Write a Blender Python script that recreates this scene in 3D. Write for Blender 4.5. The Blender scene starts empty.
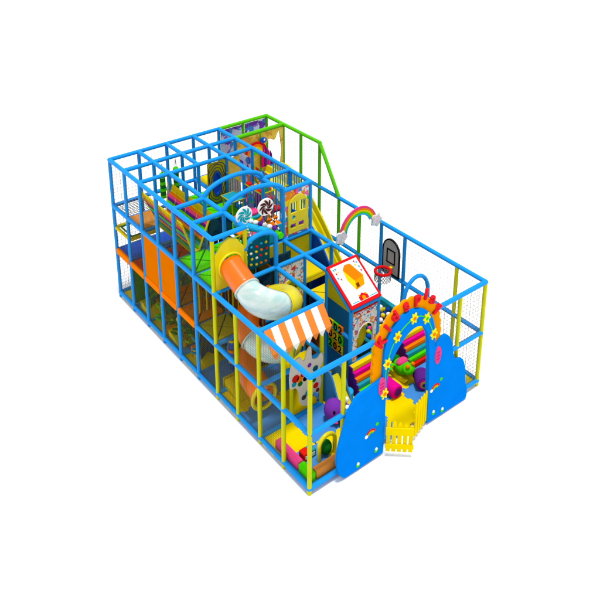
import bpy, bmesh, math, random
from mathutils import Vector, Matrix
random.seed(7)
C = bpy.context.scene
COL = C.collection
# ------------------------------------------------------------ camera
cam_d = bpy.data.cameras.new('camera'); cam = bpy.data.objects.new('camera', cam_d); COL.objects.link(cam)
CX, CY, CZ, YAW, PIT, FPX, U0, V0 = 21.031811805110195, -8.895310882676378, 15.155661889300134, 2.4804423261920316, -0.3337015447728055, 779.7660553097153, 298.8737695054914, 77.45767413884884
F = Vector((math.cos(PIT)*math.cos(YAW), math.cos(PIT)*math.sin(YAW), math.sin(PIT)))
cam.location = (CX, CY, CZ)
cam.rotation_euler = F.to_track_quat('-Z', 'Y').to_euler()
cam_d.sensor_width = 36; cam_d.lens = 36*FPX/600
cam_d.shift_x = (300-U0)/600; cam_d.shift_y = -(300-V0)/600
cam_d.clip_end = 500; cam_d.clip_start = .1
C.camera = cam
# ------------------------------------------------------------ light
w = bpy.data.worlds.new('World'); C.world = w; w.use_nodes = True
bg = w.node_tree.nodes['Background']; bg.inputs[0].default_value = (1, 1, 1, 1); bg.inputs[1].default_value = .8
def lamp(name, loc, target, size, power):
    d = bpy.data.lights.new(name, 'AREA'); d.shape = 'DISK'; d.size = size; d.energy = power
    o = bpy.data.objects.new(name, d); COL.objects.link(o); o.location = loc
    o.rotation_euler = (Vector(target)-Vector(loc)).to_track_quat('-Z', 'Y').to_euler()
lamp('key_lamp', (23, -3, 158), (5.5, 3, 1), 26, 204000)
C.view_settings.view_transform = 'Standard'; C.view_settings.look = 'None'
C.view_settings.exposure = 0; C.view_settings.gamma = 1
C.render.engine = 'CYCLES'
# ------------------------------------------------------------ materials
def lin(c):
    return tuple((x/255/12.92 if x/255 <= .04045 else ((x/255+.055)/1.055)**2.4) for x in c)
MATS = {}
def mat(name, rgb, rough=.4, bump=0, bscale=60, var=.06, alpha=1, coat=0):
    if name in MATS: return MATS[name]
    m = bpy.data.materials.new(name); m.use_nodes = True; nt = m.node_tree; b = nt.nodes['Principled BSDF']
    l = lin(rgb)
    b.inputs['Roughness'].default_value = max(rough, .3); b.inputs['Specular IOR Level'].default_value = .3 if coat else (.05 if 'foam' in name else 0)
    if coat: b.inputs['Coat Weight'].default_value = coat
    tc = nt.nodes.new('ShaderNodeTexCoord'); n = nt.nodes.new('ShaderNodeTexNoise'); n.inputs['Scale'].default_value = 3.1; n.inputs['Detail'].default_value = 4
    nt.links.new(tc.outputs['Object'], n.inputs[0])
    r = nt.nodes.new('ShaderNodeValToRGB'); nt.links.new(n.outputs[0], r.inputs[0])
    r.color_ramp.elements[0].position = .3; r.color_ramp.elements[1].position = .7
    r.color_ramp.elements[0].color = (*[x*(1-var) for x in l], 1); r.color_ramp.elements[1].color = (*[min(1, x*(1+var*.4)) for x in l], 1)
    nt.links.new(r.outputs[0], b.inputs['Base Color'])
    if bump:
        n2 = nt.nodes.new('ShaderNodeTexNoise'); n2.inputs['Scale'].default_value = bscale; nt.links.new(tc.outputs['Object'], n2.inputs[0])
        bp = nt.nodes.new('ShaderNodeBump'); bp.inputs['Strength'].default_value = bump; bp.inputs['Distance'].default_value = .02
        nt.links.new(n2.outputs[0], bp.inputs['Height']); nt.links.new(bp.outputs[0], b.inputs['Normal'])
    if alpha < 1: b.inputs['Alpha'].default_value = alpha
    MATS[name] = m; return m
def print_mat(name, cols, scale=6, rough=.35, wave=None):
    """a printed vinyl: patches of flat colour"""
    if name in MATS: return MATS[name]
    m = bpy.data.materials.new(name); m.use_nodes = True; nt = m.node_tree; b = nt.nodes['Principled BSDF']
    b.inputs['Roughness'].default_value = rough; b.inputs['Specular IOR Level'].default_value = 0
    tc = nt.nodes.new('ShaderNodeTexCoord')
    v = nt.nodes.new('ShaderNodeTexVoronoi'); v.inputs['Scale'].default_value = scale
    mp = nt.nodes.new('ShaderNodeVectorMath'); mp.operation = 'ADD'
    nz = nt.nodes.new('ShaderNodeTexNoise'); nz.inputs['Scale'].default_value = scale*.8
    sc = nt.nodes.new('ShaderNodeVectorMath'); sc.operation = 'SCALE'; sc.inputs['Scale'].default_value = .35
    nt.links.new(tc.outputs['Object'], nz.inputs[0]); nt.links.new(nz.outputs['Color'], sc.inputs[0])
    nt.links.new(tc.outputs['Object'], mp.inputs[0]); nt.links.new(sc.outputs[0], mp.inputs[1])
    nt.links.new(mp.outputs[0], v.inputs['Vector'])
    sep = nt.nodes.new('ShaderNodeSeparateColor'); nt.links.new(v.outputs['Color'], sep.inputs[0])
    r = nt.nodes.new('ShaderNodeValToRGB'); r.color_ramp.interpolation = 'CONSTANT'
    nt.links.new(sep.outputs[0], r.inputs[0])
    el = r.color_ramp.elements
    while len(el) < len(cols): el.new(.5)
    for i, cc in enumerate(cols): el[i].position = i/len(cols); el[i].color = (*lin(cc), 1)
    nt.links.new(r.outputs[0], b.inputs['Base Color'])
    MATS[name] = m; return m
BLUE = mat('blue_foam', (24, 146, 230), .38)
AWN = mat('awning_orange', (232, 132, 54), .6)
DBLUE = mat('deep_blue_vinyl', (22, 80, 190), .4)
YEL = mat('yellow_foam', (196, 198, 4), .4)
GRN = mat('green_foam', (84, 188, 16), .38)
LIME = mat('lime_vinyl', (72, 204, 8), .4)
ORG = mat('orange_vinyl', (240, 122, 10), .4)
ORGP = mat('orange_plastic', (232, 108, 2), .22, coat=.15)
ORGB = mat('orange_board', (218, 112, 0), .45)
MATY = mat('yellow_mat', (236, 208, 2), .6, .15, 90)
MATB = mat('blue_mat', (70, 140, 212), .6, .15, 90)
YV = mat('yellow_vinyl', (226, 200, 20), .4)
OLIVE = mat('olive_vinyl', (186, 176, 22), .45)
YPL = mat('yellow_plastic', (222, 206, 2), .22, coat=.15)
RED = mat('red_plastic', (216, 24, 30), .35)
REDV = mat('red_vinyl', (214, 30, 22), .4)
LRED = mat('letter_red', (222, 36, 48), .4)
PINK = mat('pink_vinyl', (226, 66, 130), .4)
MAG = mat('magenta_vinyl', (222, 10, 140), .35)
PUR = mat('purple_plastic', (122, 52, 168), .3)
DPUR = mat('purple_vinyl', (92, 36, 130), .4)
TEAL = mat('teal_vinyl', (30, 150, 170), .4)
DTEAL = mat('dark_teal', (10, 92, 110), .5)
WHITE = mat('white_vinyl', (238, 238, 236), .4, var=.03)
CREAM = mat('cream_print', (214, 210, 196), .45)
BLACK = mat('black_print', (14, 14, 16), .5)
GREY = mat('grey_board', (168, 170, 172), .45)
DGREY = mat('dark_grey', (60, 62, 64), .5)
TAN = mat('tan_vinyl', (206, 130, 56), .5)
BRN = mat('brown_vinyl', (110, 52, 22), .5)
AORG = mat('arch_orange', (236, 146, 2), .4)
ABLUE = mat('arch_blue', (4, 126, 228), .35)
DGRN = mat('dark_green_vinyl', (20, 110, 34), .5)
SKYB = mat('sky_blue_vinyl', (40, 170, 222), .4)
NETL = mat('pale_net_cord', (132, 124, 106), .8, var=.05)
NETD = mat('dark_net_cord', (112, 108, 58), .8, var=.05)
MULTI = print_mat('confetti_print', [(232, 60, 60), (250, 210, 30), (40, 150, 220), (60, 190, 60), (240, 140, 40), (230, 110, 180), (240, 240, 230)], 7)
PALEP = print_mat('pale_circus_print', [(226, 224, 214), (222, 222, 216), (216, 214, 206), (230, 150, 60), (226, 226, 220), (200, 60, 60), (70, 150, 190), (224, 222, 212)], 11)
OCHRE = print_mat('ochre_print', [(226, 190, 72), (222, 184, 66), (232, 198, 88), (206, 150, 60), (224, 188, 70)], 6)
LILAC = print_mat('lilac_print', [(190, 180, 220), (140, 110, 200), (200, 190, 226), (70, 130, 210), (220, 214, 232), (110, 60, 170), (190, 200, 230)], 5)
JUNG = print_mat('jungle_print', [(20, 84, 40), (18, 60, 70), (54, 130, 40), (120, 110, 20), (22, 60, 90), (150, 90, 30), (16, 90, 60)], 7)
SHADE = print_mat('interior_shade', [(18, 44, 80), (24, 58, 92), (16, 36, 60), (30, 70, 90), (60, 56, 40), (20, 50, 84)], 5)  # dark blue patches: shade of the deep interior put into the colour
BRNP = print_mat('brown_print', [(96, 58, 26), (120, 74, 26), (74, 44, 26), (110, 96, 26), (84, 40, 30)], 5)
LATT = print_mat('lattice_print', [(190, 180, 30), (60, 66, 26), (170, 160, 26), (206, 192, 40), (40, 50, 30)], 11)
# translucent turquoise-white plastic
def clear_mat():
    m = bpy.data.materials.new('clear_plastic'); m.use_nodes = True; nt = m.node_tree; b = nt.nodes['Principled BSDF']
    b.inputs['Base Color'].default_value = (.62, .86, .82, 1); b.inputs['Roughness'].default_value = .12
    b.inputs['Coat Weight'].default_value = .8
    b.inputs['Specular IOR Level'].default_value = .6
    tc = nt.nodes.new('ShaderNodeTexCoord'); mp = nt.nodes.new('ShaderNodeMapping'); mp.inputs['Scale'].default_value = (2, 2, 7)
    nz = nt.nodes.new('ShaderNodeTexNoise'); nz.inputs['Scale'].default_value = 1.6; nz.inputs['Detail'].default_value = 3
    cr = nt.nodes.new('ShaderNodeValToRGB'); cr.color_ramp.elements[0].position = .38; cr.color_ramp.elements[1].position = .6
    cr.color_ramp.elements[0].color = (.6, .87, .85, 1); cr.color_ramp.elements[1].color = (.82, .96, .92, 1)  # paler streaks in the colour stand in for highlights on the plastic
    nt.links.new(tc.outputs['Object'], mp.inputs[0]); nt.links.new(mp.outputs[0], nz.inputs[0]); nt.links.new(nz.outputs[0], cr.inputs[0]); nt.links.new(cr.outputs[0], b.inputs['Base Color'])
    lw = nt.nodes.new('ShaderNodeLayerWeight'); lw.inputs[0].default_value = .45
    mr = nt.nodes.new('ShaderNodeMapRange'); mr.inputs[3].default_value = .42; mr.inputs[4].default_value = .9
    nt.links.new(lw.outputs['Facing'], mr.inputs[0]); nt.links.new(mr.outputs[0], b.inputs['Alpha'])
    return m
CLEAR = clear_mat()
# ------------------------------------------------------------ mesh helpers
class MB:
    def __init__(s): s.bm = bmesh.new(); s.mats = []
    def mi(s, m):
        if m not in s.mats: s.mats.append(m)
        return s.mats.index(m)
    def box(s, c, d, m, rot=None):
        r = bmesh.ops.create_cube(s.bm, size=1)
        M = Matrix.Translation(c) @ (rot.to_4x4() if rot else Matrix.Identity(4)) @ Matrix.Diagonal((*d, 1))
        bmesh.ops.transform(s.bm, matrix=M, verts=r['verts']); i = s.mi(m)
        for f in {f for v in r['verts'] for f in v.link_faces}: f.material_index = i
        return s
    def b2(s, a, b, m):   # box by corners
        return s.box([(a[k]+b[k])/2 for k in range(3)], [abs(b[k]-a[k]) for k in range(3)], m)
    def tube(s, pts, r, m, seg=12, cap=True, close=False, radii=None):
        pts = [Vector(p) for p in pts]; n = len(pts); i = s.mi(m); rings = []; up = None
        for k in range(n):
            if close: t = pts[(k+1) % n]-pts[k-1]
            else: t = pts[min(k+1, n-1)]-pts[max(k-1, 0)]
            t.normalize()
            if up is None:
                up = Vector((0, 0, 1)) if abs(t.z) < .9 else Vector((1, 0, 0))
            up = (up-t*up.dot(t)).normalized(); sd = t.cross(up)
            rr = radii[k] if radii else r
            rings.append([s.bm.verts.new(pts[k]+(up*math.cos(a)+sd*math.sin(a))*rr) for a in [2*math.pi*j/seg for j in range(seg)]])
        for k in range(n if close else n-1):
            A, B = rings[k], rings[(k+1) % n]
            for j in range(seg):
                f = s.bm.faces.new((A[j], B[j], B[(j+1) % seg], A[(j+1) % seg])); f.material_index = i
        if cap and not close:
            f = s.bm.faces.new(rings[0]); f.material_index = i
            f = s.bm.faces.new(rings[-1][::-1]); f.material_index = i
        return s
    def sph(s, c, r, m, seg=16, rot=None):
        q = bmesh.ops.create_uvsphere(s.bm, u_segments=seg, v_segments=max(6, seg//2), radius=1)
        r = (r, r, r) if isinstance(r, (int, float)) else r
        M = Matrix.Translation(c) @ (rot.to_4x4() if rot else Matrix.Identity(4)) @ Matrix.Diagonal((*r, 1))
        bmesh.ops.transform(s.bm, matrix=M, verts=q['verts']); i = s.mi(m)
        for f in {f for v in q['verts'] for f in v.link_faces}: f.material_index = i
        return s
    def plate(s, loops, th, m, mp):
        """flat shape with holes, th thick; mp maps (a,b,c) to world, c is depth"""
        i = s.mi(m); before = set(s.bm.faces); edges = []
        for L in loops:
            vs = [s.bm.verts.new((p[0], p[1], 0)) for p in L]
            edges += [s.bm.edges.new((vs[k], vs[(k+1) % len(vs)])) for k in range(len(vs))]
        bmesh.ops.triangle_fill(s.bm, use_beauty=True, use_dissolve=False, edges=edges)
        fs = [f for f in s.bm.faces if f not in before]
        ex = bmesh.ops.extrude_face_region(s.bm, geom=fs)
        nv = [v for v in ex['geom'] if isinstance(v, bmesh.types.BMVert)]
        for v in nv: v.co.z += th
        allf = [f for f in s.bm.faces if f not in before]
        for v in {v for f in allf for v in f.verts}: v.co = Vector(mp(*v.co))
        for f in allf: f.material_index = i
        return s
    def build(s, name, parent=None, bevel=0, smooth=True, angle=40):
        bmesh.ops.recalc_face_normals(s.bm, faces=s.bm.faces)
        me = bpy.data.meshes.new(name); s.bm.to_mesh(me); s.bm.free()
        for m in s.mats: me.materials.append(m)
        o = bpy.data.objects.new(name, me); COL.objects.link(o)
        if smooth:
            me.polygons.foreach_set('use_smooth', [True]*len(me.polygons)); me.set_sharp_from_angle(angle=math.radians(angle))
        if bevel:
            b = o.modifiers.new('bevel', 'BEVEL'); b.width = bevel; b.segments = 2; b.limit_method = 'ANGLE'; b.angle_limit = math.radians(50)
        if parent:
            o.parent = parent; o.matrix_parent_inverse = Matrix.Translation(-Vector(parent.location)) if parent.parent is None else Matrix.Identity(4)
            if parent.parent is not None: o.matrix_parent_inverse = Matrix.Identity(4)
        return o
def at_x(x): return lambda a, b, c: (x+c, a, b)
def at_y(y): return lambda a, b, c: (a, y+c, b)
def at_z(z): return lambda a, b, c: (a, b, z+c)
def tag(o, label, cat, group=None, kind=None):
    if label: o['label'] = label
    if cat: o['category'] = cat
    if group: o['group'] = group
    if kind: o['kind'] = kind
    return o
def thing(name, label, cat, loc, group=None):
    o = bpy.data.objects.new(name, None); COL.objects.link(o); o.location = loc; o.empty_display_size = .2
    return tag(o, label, cat, group)
def circle(cx, cy, r, n=24, ry=None, a0=0):
    ry = r if ry is None else ry
    return [(cx+r*math.cos(a0+2*math.pi*k/n), cy+ry*math.sin(a0+2*math.pi*k/n)) for k in range(n)]
def spline(P, n=6, closed=False):
    out = []; N = len(P)
    for i in range(N if closed else N-1):
        g = lambda k: P[k % N] if closed else P[max(0, min(N-1, k))]
        p0, p1, p2, p3 = g(i-1), g(i), g(i+1), g(i+2)
        for j in range(n):
            t = j/n
            out.append(tuple(.5*((2*b)+(-a+c)*t+(2*a-5*b+4*c-d)*t*t+(-a+3*b-3*c+d)*t**3) for a, b, c, d in zip(p0, p1, p2, p3)))
    if not closed: out.append(tuple(P[-1]))
    return out
# ------------------------------------------------------------ ground
g = MB(); g.b2((-90, -90, -.4), (90, 90, -.165), mat('ground_white', (254, 254, 254), .9, var=0)); o = g.build('ground', smooth=False); o['kind'] = 'structure'
# ------------------------------------------------------------ play frame
H = 1.6
fr = thing('play_structure', 'large multi-level soft play frame of blue, yellow and green padded pipes with nets', 'play structure', (5, 3, -.16))
RP, RR = .056, .066
def post(x, y, z1, m, z0=-.155): MB().tube([(x, y, z0), (x, y, z1)], RP, m, 14).build('post', fr)
def rail(a, b, m=BLUE, r=RR, ball=True):
    q = MB().tube([a, b], r, m, 14)
    q.build('rail', fr)
for x in range(7): post(x, 0, 4.8, BLUE if x < 6 else YEL)
for x in range(7, 11): post(x, 0, 3.2, YEL)
for y in (1, 2, 3, 4): post(0, y, 4.8, BLUE)
for y in (5, 6): post(0, y, 4.8, GRN)
for x in (1, 2, 3): post(x, 6, 4.8, GRN)
for x in (4, 5): post(x, 6, 3.2, GRN)
for x in (6, 7): post(x, 6, 3.2, BLUE)
for x in (9, 10): post(x, 6, 3.2, YEL)
for x in (1, 2, 3, 4, 5, 6): post(x, 1, 4.8, BLUE if x < 6 else YEL)
for x in (1, 2): post(x, 2, 4.8, BLUE)
for x in (1, 2, 3, 4, 5): post(x, 3, 4.8, BLUE)
for x in (1, 2, 4, 5): post(x, 4, 4.8, BLUE)
for y in (2, 3, 4): post(6, y, 3.2, BLUE)
for y in (3, 4): post(7, y, 3.2, BLUE); post(8, y, 2.46, BLUE)
post(8, 2, 3.2, YEL); post(8, 1, 3.2, YEL)
post(10, 1, 3.2, YEL); post(10, 5, 3.2, YEL); post(9.98, 1.96, 3.2, YEL); post(9.98, 4.08, 3.2, YEL)
post(1, 5, 4.8, GRN)
post(8, 5, 1.6, BLUE)
# outer rails
rail((0, 0, 0), (10, 0, 0)); rail((5, 0, H), (10, 0, H)); rail((0, 0, 2*H), (10, 0, 2*H)); rail((0, 0, 3*H), (6, 0, 3*H))
for z in (0, H, 2*H): rail((0, 0, z), (0, 6, z))
rail((0, 0, 3*H), (0, 4, 3*H)); rail((0, 4, 3*H), (0, 6, 3*H), GRN)
for z in (0, H, 2*H): rail((0, 6, z), (10, 6, z))
MB().tube([(0, 6, 3*H), (3, 6, 3*H), (4, 6, 2*H)], RR, GRN, 14).build('rail', fr)
for z in (0, H, 2*H): rail((10, 0, z), (10, 1.96, z)); rail((10, 4.08, z), (10, 6, z))
# joint balls at corners
for p, m in (((0, 0, 3*H), BLUE), ((6, 0, 3*H), BLUE), ((6, 1, 3*H), BLUE), ((10, 0, 2*H), BLUE), ((10, 6, 2*H), BLUE), ((5, 3, 3*H), BLUE), ((5, 4, 3*H), BLUE), ((0, 6, 3*H), GRN), ((3, 6, 3*H), GRN), ((10, 0, 0), BLUE), ((10, 6, 0), BLUE), ((0, 0, 0), BLUE)):
    MB().sph(p, RR*1.02, m, 14).build('corner_joint', fr)
# top grid
rail((0, 1, 3*H), (6, 1, 3*H)); rail((0, 2, 3*H), (2, 2, 3*H)); rail((0, 3, 3*H), (5, 3, 3*H)); rail((0, 4, 3*H), (5, 4, 3*H))
rail((1, 0, 3*H), (1, 4, 3*H)); rail((1, 4, 3*H), (1, 6, 3*H), GRN); rail((2, 0, 3*H), (2, 4, 3*H))
for x in (4, 5): rail((x, 0, 3*H), (x, 1, 3*H)); rail((x, 3, 3*H), (x, 4, 3*H))
rail((6, 0, 3*H), (6, 1, 3*H))
for x in (4, 5):
    MB().tube([(x, 2-math.cos(a), 3*H+.42*math.sin(a)) for a in [math.pi*k/24 for k in range(25)]], RR, BLUE, 14).build('arch_rail', fr)
# level two inner rails
rail((6, 0, 2*H), (6, 4, 2*H)); rail((5, 3, 2*H), (5, 4, 2*H)); rail((5, 3, 2*H), (7, 3, 2*H)); rail((5, 4, 2*H), (7, 4, 2*H))
rail((6, 2, 2*H), (8, 2, 2*H)); rail((8, 0, 2*H), (8, 2, 2*H)); rail((7, 3, 2*H), (7, 4, 2*H))
for y in (1, 3): rail((0, y, 2*H), (5, y, 2*H))
for x in (1, 2, 3, 4, 5): rail((x, 0, 2*H-.02), (x, 4, 2*H-.02), r=.055)
for x in (6, 8): rail((x, 0, H), (x, 2, H))
rail((6, 2, H), (8, 2, H)); rail((8, 3, H-.9), (8, 4, H-.9)); rail((7, 3, H), (8, 3, H))
for x in (1, 2, 3, 4, 5): rail((x, 0, H-.03), (x, 2, H-.03), r=.055); rail((x, 0, 0), (x, 2, 0), r=.055)
rail((6, 0, 0), (6, 2, 0)); rail((8, 0, 0), (8, 2, 0))
rail((7, 1, 1.6), (7, 2, 1.6))
for y in (3, 4): MB().tube([(7, y, 2*H), (8, y, 2.46)], .06, BLUE, 12).build('rail', fr)
MB().tube([(8, 3, 2.46), (8, 4, 2.46)], .06, BLUE, 12).build('rail', fr)
# low arch by tube entrance and pool arch
MB().tube([(6, 1, 4.12)]+[(6, 1.5-.5*math.cos(a), 4.12+.3*math.sin(a)) for a in [math.pi*k/16 for k in range(1, 16)]]+[(6, 2, 4.1), (6, 2, 3.2)], RR, BLUE, 14).build('arch_rail', fr)
MB().tube([(8, 5, 1.6)]+[(8, 5.5-.5*math.cos(a), 1.85+.68*math.sin(a)) for a in [math.pi*k/16 for k in range(0, 17)]]+[(8, 6, 1.6)], .06, BLUE, 14).build('arch_rail', fr)
rail((8, 4, .78), (8, 4.85, .78), r=.055)
# orange edge boards on level one
for x in range(5): MB().b2((x+.06, -.06, H-.09), (x+.94, .05, H+.09), ORG).build('edge_board', fr, .02)
for x in (2, 3): MB().b2((x+.055, -.02, H+.09), (x+.945, .02, 2*H-.07), ORGB).build('side_panel', fr, .008)
# decks
def deck(x, y, z, m, nx=1, ny=1, t=.07, quad=True):
    q = MB(); e = .022
    if quad:
        a, b, cx, cy = x+.05, x+nx-.05, x+nx/2, y+ny/2; c, d = y+.05, y+ny-.05
        for tri in (((a, c), (b, c), (cx, cy)), ((b, c), (b, d), (cx, cy)), ((b, d), (a, d), (cx, cy)), ((a, d), (a, c), (cx, cy))):
            gx = sum(p[0] for p in tri)/3; gy = sum(p[1] for p in tri)/3
            tri = [(gx+(p[0]-gx)*.9, gy+(p[1]-gy)*.9) for p in tri]
            q.plate([tri], t, m, at_z(z))
        q.b2((a, c, z-.03), (b, d, z), DGREY if m is not LIME else DGRN)
    else: q.b2((x+.04, y+.04, z), (x+nx-.04, y+ny-.04, z+t), m)
    q.build('deck', fr, .012)
deck(0, 0, H, DBLUE, quad=False); deck(1, 0, H, REDV, quad=False); deck(0, 1, H, DBLUE, quad=False)
deck(2, 0, H, ORG); deck(3, 0, H, ORG); deck(4, 0, H, ORG); deck(5, 0, H, OLIVE)
for x, m in ((1, REDV), (2, ORG), (3, OLIVE), (4, ORG), (5, OLIVE)): deck(x, 1, H, m)
for x in (4, 5):
    deck(x, 0, 2*H, LIME)
deck(4, 1, 2*H, LIME); deck(1, 0, 2*H-.02, TAN, quad=False); deck(0, 0, 2*H-.3, TAN, t=.02, quad=False) if 0 else None
deck(1, 2, 2*H, LIME); deck(2, 2, 2*H, LIME); deck(3, 2, 2*H, LIME); deck(0, 3, 2*H, YV, quad=False)
deck(1, 1, 2*H-.4, TAN, quad=False)
deck(4, 2, 2*H, LIME); deck(5, 2, 2.7, OLIVE, quad=False)
deck(0, 4, 2*H, SKYB, quad=False); deck(0, 5, 2*H, SKYB, quad=False)
deck(5, 3, 2.2, YV, quad=False); deck(6, 3, 1.95, YV)
# panels
def panel(loops, th, m, mp, name='wall_panel', bevel=.006): return MB().plate(loops, th, m, mp).build(name, fr, bevel)
def rect(a, b, c, d): return [(a, b), (c, b), (c, d), (a, d)]
# tube entrance: yellow with scalloped top and round hole
top = spline([(.96, 3.26), (.96, 4.25), (.8, 4.4), (.66, 4.6), (.5, 4.66), (.34, 4.6), (.2, 4.4), (.05, 4.25), (.05, 3.26)], 4)
panel([[(.05, 3.26), (.95, 3.26), (.95, 4.3), (.86, 4.38), (.74, 4.56), (.5, 4.68), (.26, 4.56), (.14, 4.38), (.05, 4.3)], circle(.5, 3.88, .34, 28)], .07, YPL, at_x(5.97))
# printed window wall at level two front
pw = panel([rect(3.06, 3.26, 3.94, 4.74), [(3.24, 3.5), (3.8, 3.5), (3.8, 4.2)]+[(3.52+.28*math.cos(a), 4.2+.28*math.sin(a)) for a in [math.pi*k/10 for k in range(1, 10)]]+[(3.24, 4.2)]], .04, MULTI, at_x(4.97))
q = MB()
arch = [(3.14, 3.36), (3.88, 3.36), (3.88, 4.15)]+[(3.51+.37*math.cos(a), 4.15+.42*math.sin(a)) for a in [math.pi*k/12 for k in range(1, 12)]]+[(3.14, 4.15)]
wins = [rect(3.24, 4.02, 3.46, 4.36), rect(3.56, 4.02, 3.78, 4.36), circle(3.34, 3.86, .07, 14), rect(3.22, 3.52, 3.42, 3.66), rect(3.52, 3.52, 3.72, 3.66)]
q.plate([arch]+wins, .05, YPL, at_x(5.015)).build('window_board', fr, .008)
# ochre wall with a big irregular opening, and lilac back prints
hole = spline([(5.25, 3.35), (5.2, 4.1), (5.35, 4.42), (5.6, 4.34), (5.78, 4.62), (5.86, 4.2), (5.9, 3.8), (5.82, 3.35)], 5)
panel([rect(4.06, 3.26, 5.97, 4.73), hole], .04, OCHRE, at_x(1.0))
for y in (4, 5): panel([rect(y+.07, 3.7, y+.93, 4.72)], .03, LILAC, at_x(0))
# colourful bird cut-out in front of the ochre wall
bird = MB()
for r0, m, k in ((.46, RED, 0), (.37, ORG, 1), (.28, YV, 2), (.19, LIME, 3)):
    bird.plate([[(4.75+r0*math.cos(a), 4.05+r0*math.sin(a)) for a in [math.pi*j/14 for j in range(15)]]], .02+.006*k, m, at_x(1.12))
bird.plate([circle(5.05, 4.5, .13, 16, .1)], .05, DBLUE, at_x(1.12)); bird.plate([circle(5.08, 4.52, .04, 10)], .058, WHITE, at_x(1.12))
for k in range(4): bird.plate([[(4.95+.13*k, 3.5), (5.05+.13*k, 3.5), (5.1+.1*k, 4.2-.1*k), (5.03+.1*k, 4.35-.1*k)]], .035, MAG if k % 2 == 0 else DPUR, at_x(1.12))
bird.build('bird_cutout', fr)
# lattice panel with an oval window
panel([rect(2.3, 3.28, 2.95, 4.72), circle(2.62, 3.98, .14, 20, .38)], .04, OLIVE, at_x(2.0))
q = MB()
for k in range(4):
    q.tube([(2.05, min(2.93, max(2.32, 2.62+(.2+.07*k)*math.cos(a)*(1+.12*math.sin(5*a+k)))), min(4.68, max(3.32, 3.98+(.46+.1*k)*math.sin(a)))) for a in [2*math.pi*j/40 for j in range(40)]], .012, DGREY, 6, close=True)
q.build('rope_pattern', fr)
MB().plate([circle(2.62, 3.98, .17, 20, .43), circle(2.62, 3.98, .13, 20, .36)], .06, DBLUE, at_x(2.0)).build('oval_ring', fr)
MB().plate([circle(2.62, 3.98, .13, 20, .36)], .01, DBLUE, at_x(1.99)).build('oval_pad', fr)
# blue baluster fences on level two
for (x0, y0, x1, y1, n, z0, z1, m) in ((2, 3, 4, 3, 14, 3.25, 4.25, BLUE), (3.1, 4, 5, 4, 16, 3.25, 4.75, BLUE), (4, 3.05, 4, 3.95, 7, 3.25, 4.3, BLUE), (5, 1.1, 5, 2, 6, 3.2, 3.9, YEL)):
    q = MB()
    for k in range(n):
        t = (k+.5)/n; q.tube([(x0+(x1-x0)*t, y0+(y1-y0)*t, z0), (x0+(x1-x0)*t, y0+(y1-y0)*t, z1)], .018, m, 8)
    q.tube([(x0, y0, z1), (x1, y1, z1)], .022, YEL, 8); q.build('baluster_fence', fr)
# interior partitions of the lower levels; dark blue ones paint in the interior shade
for (loops, mp, m) in (
    ([rect(1.06, .1, 1.96, 1.5)], at_y(1.98), JUNG), ([rect(2.06, .1, 2.96, 1.5)], at_y(.98), JUNG), ([rect(3.06, .1, 3.96, 1.5)], at_y(.98), JUNG),
    ([rect(4.06, .1, 4.96, 1.5)], at_y(.98), JUNG), ([rect(5.06, .1, 5.96, 1.5)], at_y(1.98), SHADE),
    ([rect(1.06, 1.7, 1.96, 3.1)], at_y(1.98), BRNP), ([rect(2.06, 1.7, 2.96, 3.1)], at_y(1.98), BRNP), ([rect(3.06, 1.7, 3.96, 3.1)], at_y(1.98), JUNG),
    ([rect(4.06, 1.7, 4.96, 3.1)], at_y(1.98), BRNP), ([rect(5.06, 1.7, 5.96, 3.1)], at_y(1.98), BRNP),
    ([rect(.06, .1, .94, 1.5)], at_x(1.0), DGRN), ([rect(1.06, .1, 1.94, 1.5)], at_x(1.0), DGRN),
    ([rect(1.06, 3.3, 1.94, 4.0)], at_x(3.9), SHADE), ([rect(1.06, 1.7, 1.94, 3.1)], at_x(3.0), SHADE),
    ([rect(2.06, .1, 2.94, 3.1)], at_x(5.4), SHADE), ([rect(1.1, .1, 1.94, 3.1)], at_x(5.9), SHADE),
    ([rect(3.06, 3.28, 3.94, 4.1)], at_x(4.0), MULTI) if 0 else ([rect(6.06, .1, 6.94, 1.5)], at_y(3.0), BRNP),
    ([rect(3.06, .1, 3.94, 1.9)], at_x(5.0), SHADE), ([rect(3.06, 2.3, 3.94, 3.1)], at_x(5.0), OLIVE),
    ([rect(6.06, .1, 6.94, 1.9)], at_y(4.0), OLIVE),
    ([rect(0.06, 3.3, .94, 4.0)], at_y(4.0), YV),
): panel(loops, .04, m, mp)
for x, m in ((2, JUNG), (3, JUNG), (4, JUNG), (5, SHADE)):
    panel([spline([(.08, .45), (.3, .62), (.55, .4), (.8, .6), (.94, .5), (.94, 1.5), (.08, 1.5)], 1)], .03, m, at_x(x))
    panel([rect(1.04, .1, 1.94, 1.5)], .03, m, at_x(x+.02))
panel([rect(1.04, 1.7, 1.94, 3.1)], .03, BRNP, at_x(4.0)); panel([rect(1.04, 1.7, 1.94, 3.1)], .03, JUNG, at_x(5.0)); panel([rect(.08, 2.3, .94, 3.1)], .03, JUNG, at_x(4.0))
q = MB()
for k in range(11): q.tube([(5.02, .1+.08*k, 2.0), (5.02, .1+.08*k, 3.08)], .026, BRN if k % 3 else OLIVE, 8)
q.build('strip_curtain', fr)
# ribbed green roll wall behind the first net bays
q = MB()
for k in range(7): q.tube([(1.12+.12*k, .72, .1), (1.12+.12*k, .72, 1.5)], .055, DGRN if k % 2 else mat('leaf_vinyl', (48, 130, 30)), 10)
q.build('roller_wall', fr)
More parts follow.
